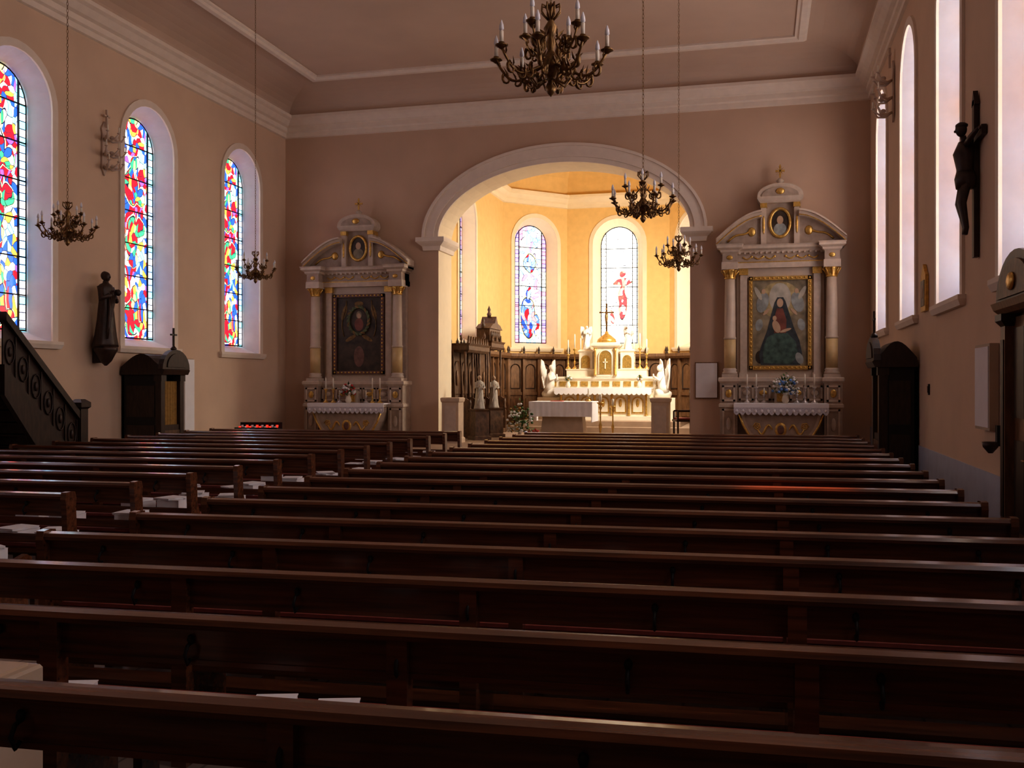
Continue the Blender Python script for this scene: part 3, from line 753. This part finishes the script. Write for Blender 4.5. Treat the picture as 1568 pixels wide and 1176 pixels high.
b=B();bouquet(b,0,0,0,.22,.3,[FLR,FLR],60,vm=BEIGE);b.build('flower_arrangement',(-5.2,22.5,PZ),0,.7)
def chair(b):
    for x in(-.25,.21):
        for y in(-.22,.2): b.box(x,x+.04,y,y+.04,0,.45 if y<0 else 1.15,DARK)
    b.box(-.26,.26,-.24,.25,.42,.47,DARK);b.box(-.23,.23,-.2,.2,.47,.51,RED);b.box(-.21,.21,.2,.24,.6,1.1,DARK)
    for x in(-.25,.21): b.box(x,x+.04,-.2,.2,.66,.7,DARK);b.box(x,x+.04,-.22,-.18,.45,.68,DARK)
    b.prism([(-.27,1.13),(.27,1.13),(.2,1.22),(0,1.28),(-.2,1.22)],.19,.25,DARK)
b=B();chair(b);b.build('celebrant_chair',(-1.85,24.6,PZ),-pi/2+.3)
def stall(b,L,h,n,crown):
    b.box(0,L,-.08,0,0,h,THR)
    b.box(0,L,-.55,0,.0,.12,THR);b.box(0,L,-.5,0,.42,.47,OAK)
    for k in range(n+1):
        x=L*k/n
        b.prismx([(0,0),(-.56,0),(-.56,.62),(-.5,.70),(-.5,.95),(-.4,1.02),(-.15,1.0),(-.10,h),(0,h)],x-.03,x+.03,THR)
        b.lathe([(.035,0),(.05,.05),(.03,.1),(.045,.2),(.03,.3)],(x,-.52,.66),THR,8)
        b.lathe([(.03,0),(.022,.1),(.03,.3),(.022,.7),(.035,h-1.05)],(x,-.40,1.0),THR,8)
        b.lathe(fin,(x,-.3,h+.16),THR,8)
        if k<n:
            xc=L*(k+.5)/n;w=L/n/2-.08
            ct=[(xc+a,z) for a,z in contour(w,1.1,h-.45-w*.2,n=8)]
            b.loft([(a,-.11,z) for a,z in ct],[(xc+(a-xc)*.82,-.08,z-.02) for a,z in ct],OAK)
            b.ell((xc,-.10,1.5),(.08,.03,.2),OAK,8,6)
    b.wbox([(.05,h-.06),(0,h),(0,h+.1),(-.04,h+.16)],0.0,L-.0,-.5,0,THR)
    for k in range(n*3): 
        x=L*(k+.5)/(n*3);b.prism([(x-.08,h+.16),(x+.08,h+.16),(x+.03,h+.26),(x,h+.34),(x-.03,h+.26)],-.48,-.44,THR)
    if crown:
        b.box(.1,L-.1,-.42,-.05,h+.16,h+.5,THR)
        for k in range(5): b.ell((.25+(L-.5)*k/4,-.43,h+.33),(.07,.04,.11),THR,8,6)
        b.prism([(0,h+.5),(L,h+.5),(L*.8,h+.62),(L*.62,h+.66),(L*.5,h+.85),(L*.38,h+.66),(L*.2,h+.62)],-.46,-.05,THR)
        for x in(.05,L*.5,L-.05): b.lathe([(.05,0),(.07,.08),(.03,.14),(.05,.2),(.0,.32)],(x,-.25,h+(.5 if x!=L*.5 else .84)),THR,8)
b=B();stall(b,1.9,2.2,3,False);b.build('choir_stall',(CX-3.04,23.2,PZ),pi/2,1)
b=B();stall(b,1.3,2.35,1,True);b.build('bishop_throne',(CX-3.04,25.3,PZ),pi/2,1)
for y,x in((22.85,-6.62),(24.1,-6.60)):
    b=B();b.lathebox([(-.04,0),(-.04,.08),(0,.1),(0,.68),(-.03,.74)],-.18,.18,-.18,.18,THR);b.M=Matrix.Translation((0,0,.74));robed(b,.82,GSTAT,False,'hold',SKIN)
    b.M=Matrix.Identity(4);b.build('saint_statue',(x,y,PZ),.7)
# ------------------------------------------------------------------ chandeliers
def chandelier(zc):
    b=B();top=8.69-zc
    b.lathe([(.0,-.24),(.02,-.22),(.035,-.19),(.012,-.16),(.03,-.12),(.06,-.07),(.075,-.03),(.04,.0),(.02,.04),(.03,.08),(.02,.12),(.045,.17),(.02,.21),(.012,.27),(.03,.30),(.0,.33)],(0,0,0),BRASS,14)
    def arm(a,R,z0,z1,cz,r=.0085):
        pts=[]
        for i in range(13):
            t=i/12
            rr=.04+(R-.04)*t; z=z0+(z1-z0)*t-.10*sin(t*pi)+.02*sin(t*2*pi)
            pts.append((rr*cos(a),rr*sin(a),z))
        b.tube(pts,r,BRASS,6)
        ex,ey,ez=pts[-1]
        b.lathe([(.008,-.01),(.02,0),(.038,.008),(.040,.014),(.016,.018),(.018,.03)],(ex,ey,ez),BRASS,10)
        b.lathe([(.0125,.0),(.0125,cz)],(ex,ey,ez+.03),WAX,8)
        b.lathe([(.006,0),(.0155,.012),(.013,.035),(.004,.062),(0,.066)],(ex,ey,ez+.03+cz),BULB,8)
        for t,sg in((.45,1),(.75,-1),(.3,-1),(.6,1)):
            p=Vector(pts[int(t*12)]);u=Vector((cos(a),sin(a),0))
            sp=[tuple(p+u*(sg*.045*k*cos(4.2*k))+Vector((0,0,-.01-.05*sin(4.2*k)*k))) for k in [j/8 for j in range(9)]]
            b.tube(sp,[.006]*5+[.008,.009,.01,.011],BRASS,5,flat=1.6)
        for t in(.15,.35,.5,.65,.8,.92):
            p=Vector(pts[int(t*12)])
            for sg in(-1,1):
                w=Vector((-sin(a),cos(a),0))*sg
                q=[p,p+w*.024+Vector((0,0,.02)),p+w*.04+Vector((cos(a)*.02,sin(a)*.02,.055)),p+w*.005+Vector((0,0,.03))]
                b.add([tuple(k) for k in q],[(0,1,2,3)],BRASS)
    for k in range(8): arm(2*pi*k/8+.2,.34 ,-.05,.0,.065)
    for k in range(4): arm(2*pi*k/4+.6,.19,.12,.15,.06,.007)
    for k in range(8):
        a=2*pi*k/8
        b.tube([(.03*cos(a),.03*sin(a),-.14),(.09*cos(a),.09*sin(a),-.17),(.13*cos(a),.13*sin(a),-.12),(.10*cos(a),.10*sin(a),-.09)],.007,BRASS,5)
        b.tube([(.015*cos(a),.015*sin(a),.22),(.06*cos(a),.06*sin(a),.27),(.055*cos(a),.055*sin(a),.31),(.03*cos(a),.03*sin(a),.30)],.006,BRASS,5)
    z=.32;k=0
    while z<top-.06:
        c=[]
        for i in range(8):
            a=2*pi*i/8;u=.011*cos(a);w=.026*sin(a)
            c.append((u,0,z+w+.02) if k%2 else (0,u,z+w+.02))
        b.tube(c,.0028,BRASS,4,closed=True);z+=.043;k+=1
    b.lathe([(.02,-.07),(.06,-.03),(.065,0)],(0,0,top),BRASS,12)
    return b.mesh('chandelier_mesh')
cm=chandelier(3.66)
for x in(-1.22,-8.40):
    for y in(5.75,10.5,15.2): place('chandelier',cm,(x,y,3.66),.1*y)
# ------------------------------------------------------------------ wall objects
b=B()
b.box(-.05,.05,-.06,-.01,0,1.68,DARK);b.box(-.42,.42,-.06,-.01,1.22,1.32,DARK)
b.prism([(-.08,1.62),(.08,1.62),(0,1.78)],-.06,-.01,DARK)
b.tube([(0,-.12,1.22),(0,-.15,1.10),(0,-.14,.95),(.0,-.13,.82)],[.085,.11,.085,.095],BRONZE,12)
b.tube([(.0,-.14,1.22),(.01,-.16,1.30)],[.035,.03],BRONZE,8);b.ell((.02,-.18,1.37),(.055,.06,.08),BRONZE,12,8)
b.ell((.02,-.175,1.41),(.066,.066,.035),BRONZE,10,5);b.ell((.02,-.24,1.35),(.01,.015,.015),BRONZE,6,4)
for s in(-1,1):
    b.tube([(s*.07,-.13,1.2),(s*.20,-.12,1.24),(s*.30,-.10,1.27),(s*.38,-.08,1.29)],[.04,.032,.026,.016],BRONZE,8)
    b.ell((s*.40,-.075,1.29),(.03,.012,.02),BRONZE,7,5)
    b.tube([(s*.045,-.13,.84),(s*.055,-.18,.58),(s*.02,-.13,.32),(s*.012,-.14,.25)],[.06,.048,.03,.028],BRONZE,8)
b.lathe([(.10,-.10),(.115,0),(.095,.08)],(0,-.13,.84),BRONZE,12)
b.build('wall_crucifix',(XR,11.35,3.05),-pi/2,(1,1,1))
b=B();
b.lathe([(.02,0),(.10,.08),(.16,.2),(.20,.27),(.20,.33)],(0,-.24,0),BRONZE,12)
b.box(-.05,.05,-.2,-.01,.05,.3,DARK)
b.M=Matrix.Translation((0,-.24,.33));robed(b,1.32,BRONZE,False,'hold');b.ell((.1,-.18,.95),(.05,.05,.06),BRONZE,8,6)
b.M=Matrix.Identity(4);b.build('saint_statue',(XL,14.85,2.02),pi/2)
def sconce():
    b=B()
    b.prism([(-.08,-.35),(0,-.5),(.08,-.35),(.06,.3),(.09,.42),(0,.58),(-.09,.42),(-.06,.3)],-.04,-.01,SCON)
    for z,w in((.30,.26),(.0,.30),(-.26,.22)):
        for s in(-1,0,1):
            e=(s*w,-.30-(.06 if s==0 else 0),z)
            b.tube([(0,-.03,z-.05),(s*w*.4,-.14,z-.12),(s*w*.85,-.26,z-.09),e],[.016,.02,.018,.012],SCON,6,flat=1.5)
            b.lathe([(.01,0),(.035,.012),(.038,.02),(.013,.025)],e,SCON,8);b.lathe([(.013,0),(.013,.10),(.003,.12)],(e[0],e[1],e[2]+.02),WAX,7)
            b.ell((s*w*.5,-.2,z-.06),(.05,.05,.035),SCON,7,5)
    b.box(-.015,.015,-.1,-.06,.45,.80,SCON);b.box(-.09,.09,-.1,-.06,.66,.69,SCON)
    return b.mesh('sconce_mesh')
sm=sconce()
place('wall_sconce',sm,(XR,18.15,6.75),-pi/2);place('wall_sconce',sm,(XL,15.1,5.85),pi/2,.9)
b=B();b.wbox([(0,0),(0,.5)],-.2,.2,-.05,-.005,GOLD);b.box(-.14,.14,-.06,-.05,.07,.43,CANV2);b.prism([(-.2,.5),(.2,.5),(.1,.56),(0,.66),(-.1,.56)],-.05,-.005,GOLD)
b.ell((0,-.06,.27),(.05,.01,.1),SKIN,8,5);b.build('station_of_the_cross',(XR,14.75,2.72),-pi/2)
def confessional(W,D,H,curt=True):
    b=B()
    b.box(-W/2,W/2,-D,0,0,.12,DARK)
    b.box(-W/2,-W/2+.06,-D+.04,0,.12,H-.3,BLACK);b.box(W/2-.06,W/2,-D+.04,0,.12,H-.3,BLACK)
    b.box(-W/2,W/2,-.05,0,.12,H-.2,BLACK)
    for sx in(-W/2-.012,W/2-.0):
        b.box(sx,sx+.012,-D+.12,-.1,.3,.95,DARK);b.box(sx,sx+.012,-D+.12,-.1,1.1,H-.5,DARK)
    for x in(-W/2+.05,W/2-.05):
        b.box(x-.06,x+.06,-D-.02,-D+.1,.12,H-.3,DARK);b.box(x-.08,x+.08,-D-.04,-D+.12,H-.42,H-.3,DARK);b.box(x-.08,x+.08,-D-.04,-D+.12,.12,.35,DARK)
    b.box(-W/2,W/2,-D,-D+.05,.12,.95,DARK)
    b.box(-W/2+.12,W/2-.12,-D-.015,-D,.3,.85,THR)
    if curt:
        n=24;cl=[(-W/2+.1+(W-.2)*i/n,-D+.06+.02*sin(i*1.6)) for i in range(n+1)]
        b.loft([(x,y,.95) for x,y in cl],[(x,y,H-.42) for x,y in cl],CURT,closed=False,smooth=True)
    prof=[(-D-.08,H-.30),(-D-.12,H-.22),(-D-.06,H-.16)]+[(-D-.02+(D)*t,H-.16+.28*sin(t*pi)*(1-.3*t)) for t in [i/10 for i in range(1,11)]]+[(-.0,H-.30)]
    b.prismx(prof,-W/2-.06,W/2+.06,DARK)
    b.prism([(-W/2-.08,H-.2)]+[((W/2+.08)*cos(pi-pi*i/12),H-.2+.36*sin(pi*i/12)) for i in range(13)]+[(W/2+.08,H-.2)],-D-.10,-D+.0,DARK)
    b.prism([((W/2-.05)*cos(pi-pi*i/12),H-.16+.25*sin(pi*i/12)) for i in range(13)],-D-.12,-D-.10,DARK)
    b.lathe([(.04,0),(.06,.04),(.02,.09)],(0,-D-.04,H+.14),DARK,8)
    b.box(-.015,.015,-D-.055,-D-.025,H+.22,H+.56,DARK);b.box(-.09,.09,-D-.055,-D-.025,H+.42,H+.45,DARK)
    return b
confessional(.70,.80,2.17).build('confessional',(XL+.02,15.95,0),pi/2)
confessional(.9,.52,2.25).build('confessional',(XR-.02,15.85,0),-pi/2)
b=B();b.box(-.17,.17,-.05,-.02,0,1.45,PAPER);b.box(-.19,.19,-.02,-.005,-.02,1.47,BOARD);b.build('notice_board',(XL,17.75,.75),pi/2)
b=B();b.box(-.33,.33,-.09,-.005,0,.86,BOARD);b.box(-.30,.30,-.1,-.09,.03,.83,CLOTH);b.build('notice_board',(XR,10.75,1.24),-pi/2)
b=B();b.box(-.25,.25,-.05,-.005,0,.80,OAK);b.box(-.23,.23,-.06,-.05,.02,.78,PAPER);b.build('notice_board',(-1.16,YF,1.38))
b=B();b.box(-.03,.03,-.02,-.002,0,.15,BLACK);b.box(-.02,.02,-.03,-.02,.03,.12,DARK);b.build('light_switch',(XR,14.5,1.55),-pi/2)
b=B();b.box(-.04,.04,-.05,-.015,.05,.25,BLACK);b.lathe([(.02,-.08),(.07,-.02),(.08,.03),(.06,.03)],(0,-.10,.06),BRONZE,12);b.build('holy_water_font',(XR,10.33,1.05),-pi/2)
b=B()
b.box(-.62,.62,-.05,-.015,0,2.3,OAK)
for s in(-1,1):
    b.box(s*.55-.08,s*.55+.08,-.13,-.015,0,2.3,OAK);b.wbox([(0,2.22),(-.04,2.27),(-.04,2.33)],s*.55-.08,s*.55+.08,-.13,-.015,DARK)
    b.box(s*.55-.1,s*.55+.1,-.15,-.015,0,.3,DARK)
    b.box(s*.55-.05,s*.55+.05,-.14,-.13,.5,2.1,DARK)
    for z in(.4,1.4): b.box(s*.24-.17,s*.24+.17,-.07,-.05,z,z+.8,DARK)
b.wbox([(0,2.33),(-.04,2.37),(-.06,2.43)],-.65,.65,-.14,-.015,OAK)
b.prism([(.68*cos(pi-pi*i/14),2.43+.42*sin(pi*i/14)) for i in range(15)],-.16,-.1,DARK)
b.prism([(.56*cos(pi-pi*i/14),2.46+.31*sin(pi*i/14)) for i in range(15)],-.18,-.16,THR)
b.ell((0,-.19,2.58),(.12,.03,.08),GOLD,10,6)
b.tube([(.08,-.06,1.05),(.08,-.12,1.05),(.2,-.12,1.05)],.012,BRASS,6)
b.build('door_1',(XR,9.15,0),-pi/2)
b=B();b.box(-.42,.42,-.18,.18,.78,.82,BLACK)
for x in(-.38,.38): b.box(x-.02,x+.02,-.15,.15,0,.8,BLACK)
b.box(-.42,.42,-.2,-.18,.74,.85,BLACK);b.box(-.42,.42,.16,.18,.82,.94,BLACK)
for j in range(2):
    for k in range(8): b.lathe([(.022,0),(.026,.05),(.022,.05)],(-.35+.10*k,-.08+.14*j,.82+.02*j),REDL if (k+j)%2==0 else BULB,8)
b.build('votive_candle_rack',(-9.6,17.5,0),.2)
# ------------------------------------------------------------------ pulpit with stair
b=B()
y0,y1,zb,zt=12.75,11.25,.32,1.75
n=8
def sl(y): return zb+(zt-zb)*(y0-y)/(y0-y1)
b.box(-.95,.05,y0-.0,y0+.35,0,.17,DARK)
for k in range(n):
    ya=y0-(y0-y1)*k/n; zz=zb+(zt-zb)*(k+1)/n-.05
    b.box(-.95,-.02,ya-(y0-y1)/n-.02,ya,zz-.045,zz,DARK);b.box(-.95,-.02,ya-.02,ya,zz-.2,zz-.04,DARK)
for xa,xb in((-.03,.05),(-1.0,-.93)):
    b.prismx([(y0+.05,0),(y0+.05,zb+.2),(y1,zt+.22),(y1,zt-.2),(y0-.22,0)],xa,xb,DARK)
b.prismx([(y0+.03,zb+.82),(y0+.03,zb+.94),(y1,zt+.94),(y1,zt+.82)],-.05,.08,DARK)
b.prismx([(y0+.03,zb+.2),(y0+.03,zb+.82),(y1,zt+.82),(y1,zt+.2)],.0,.02,DARK)
for k in range(6):
    ya=y0-(y0-y1)*(k+.08)/6;yb=y0-(y0-y1)*(k+.92)/6;ym=(ya+yb)/2
    b.tube([(.03,ym+.085*cos(2*pi*i/12),sl(ym)+.51+.17*sin(2*pi*i/12)) for i in range(12)],.012,DARK,5,closed=True)
    b.ell((.03,ym,sl(ym)+.51),(.02,.03,.07),DARK,8,5)
    b.prismx([(ya,sl(ya)+.2),(ya-.02,sl(ya)+.2),(ya-.02,sl(ya)+.82),(ya,sl(ya)+.82)],.02,.045,DARK)
b.lathebox([(0,0),(0,1.32),(-.03,1.35),(-.03,1.42),(.03,1.47)],-.07,.09,y0+.0,y0+.16,DARK)
pc=(-.45,10.6)
oct_=[(.0,1.0),(.18,1.15),(.45,1.45),(.62,1.62),(.66,1.66),(.62,1.72),(.62,2.50),(.68,2.56),(.68,2.64),(.60,2.66),(.0,1.8)]
b.lathe(oct_,(pc[0],pc[1],0),DARK,8,smooth=False)
b.lathe([(.16,0),(.16,.1),(.09,.15),(.08,1.0)],(pc[0],pc[1],0),DARK,10)
for k in range(8):
    a=pi/4*k+pi/8
    b.M=Matrix.Translation((pc[0],pc[1],0))@Matrix.Rotation(a,4,'Z');b.box(.56,.60,-.17,.17,1.85,2.4,OAK);b.M=Matrix.Identity(4)
b.lathe([(.72,4.1),(.76,4.14),(.76,4.28),(.70,4.34),(.45,4.5),(.25,4.8),(.1,5.0),(0,5.3)],(pc[0],pc[1],0),DARK,8,smooth=False)
b.box(-1.18,-.98,pc[1]-.35,pc[1]+.35,1.6,4.2,DARK)
b.build('pulpit',(-10.05,0,0))
# ------------------------------------------------------------------ lights
l=bpy.data.lights.new('daylight_chancel_window','AREA');l.shape='RECTANGLE';l.size=1.0;l.size_y=3.2;l.energy=430;l.color=(1,.91,.76)
o=bpy.data.objects.new('daylight_chancel_window',l);scene.collection.objects.link(o);o.location=(CX+3.22,25.7,4.8)
o.rotation_euler=Vector((-2.4,2.0,-3.2)).to_track_quat('-Z','Y').to_euler()
def beam(name,src,dst,e,ang,col):
    l=bpy.data.lights.new(name,'SPOT');l.energy=e;l.spot_size=radians(ang);l.spot_blend=.8;l.color=col;l.shadow_soft_size=.05
    o=bpy.data.objects.new(name,l);scene.collection.objects.link(o);o.location=src
    o.rotation_euler=(Vector(dst)-Vector(src)).to_track_quat('-Z','Y').to_euler()
beam('sunbeam_orange_glass',(XR-.02,9.54,5.6),(.30,8.3,.88),3000,12,(1,.26,.05))
beam('sunbeam_amber_glass',(XR-.02,13.0,5.6),(.6,11.6,.88),1500,16,(1,.42,.12))
w=bpy.data.worlds.new('sky');scene.world=w;w.use_nodes=True
w.node_tree.nodes['Background'].inputs[0].default_value=(.5,.6,.8,1);w.node_tree.nodes['Background'].inputs[1].default_value=.5
# ------------------------------------------------------------------ camera
cd=bpy.data.cameras.new('camera');cam=bpy.data.objects.new('camera',cd);scene.collection.objects.link(cam)
cd.sensor_width=36;cd.lens=36*1500/1568
cam.location=(0,0,1.7);cam.rotation_euler=(pi/2,0,math.atan(381/1500))
scene.camera=cam
scene.view_settings.view_transform='Standard'
try: scene.view_settings.look='Medium High Contrast'
except Exception: pass
scene.view_settings.exposure=.42
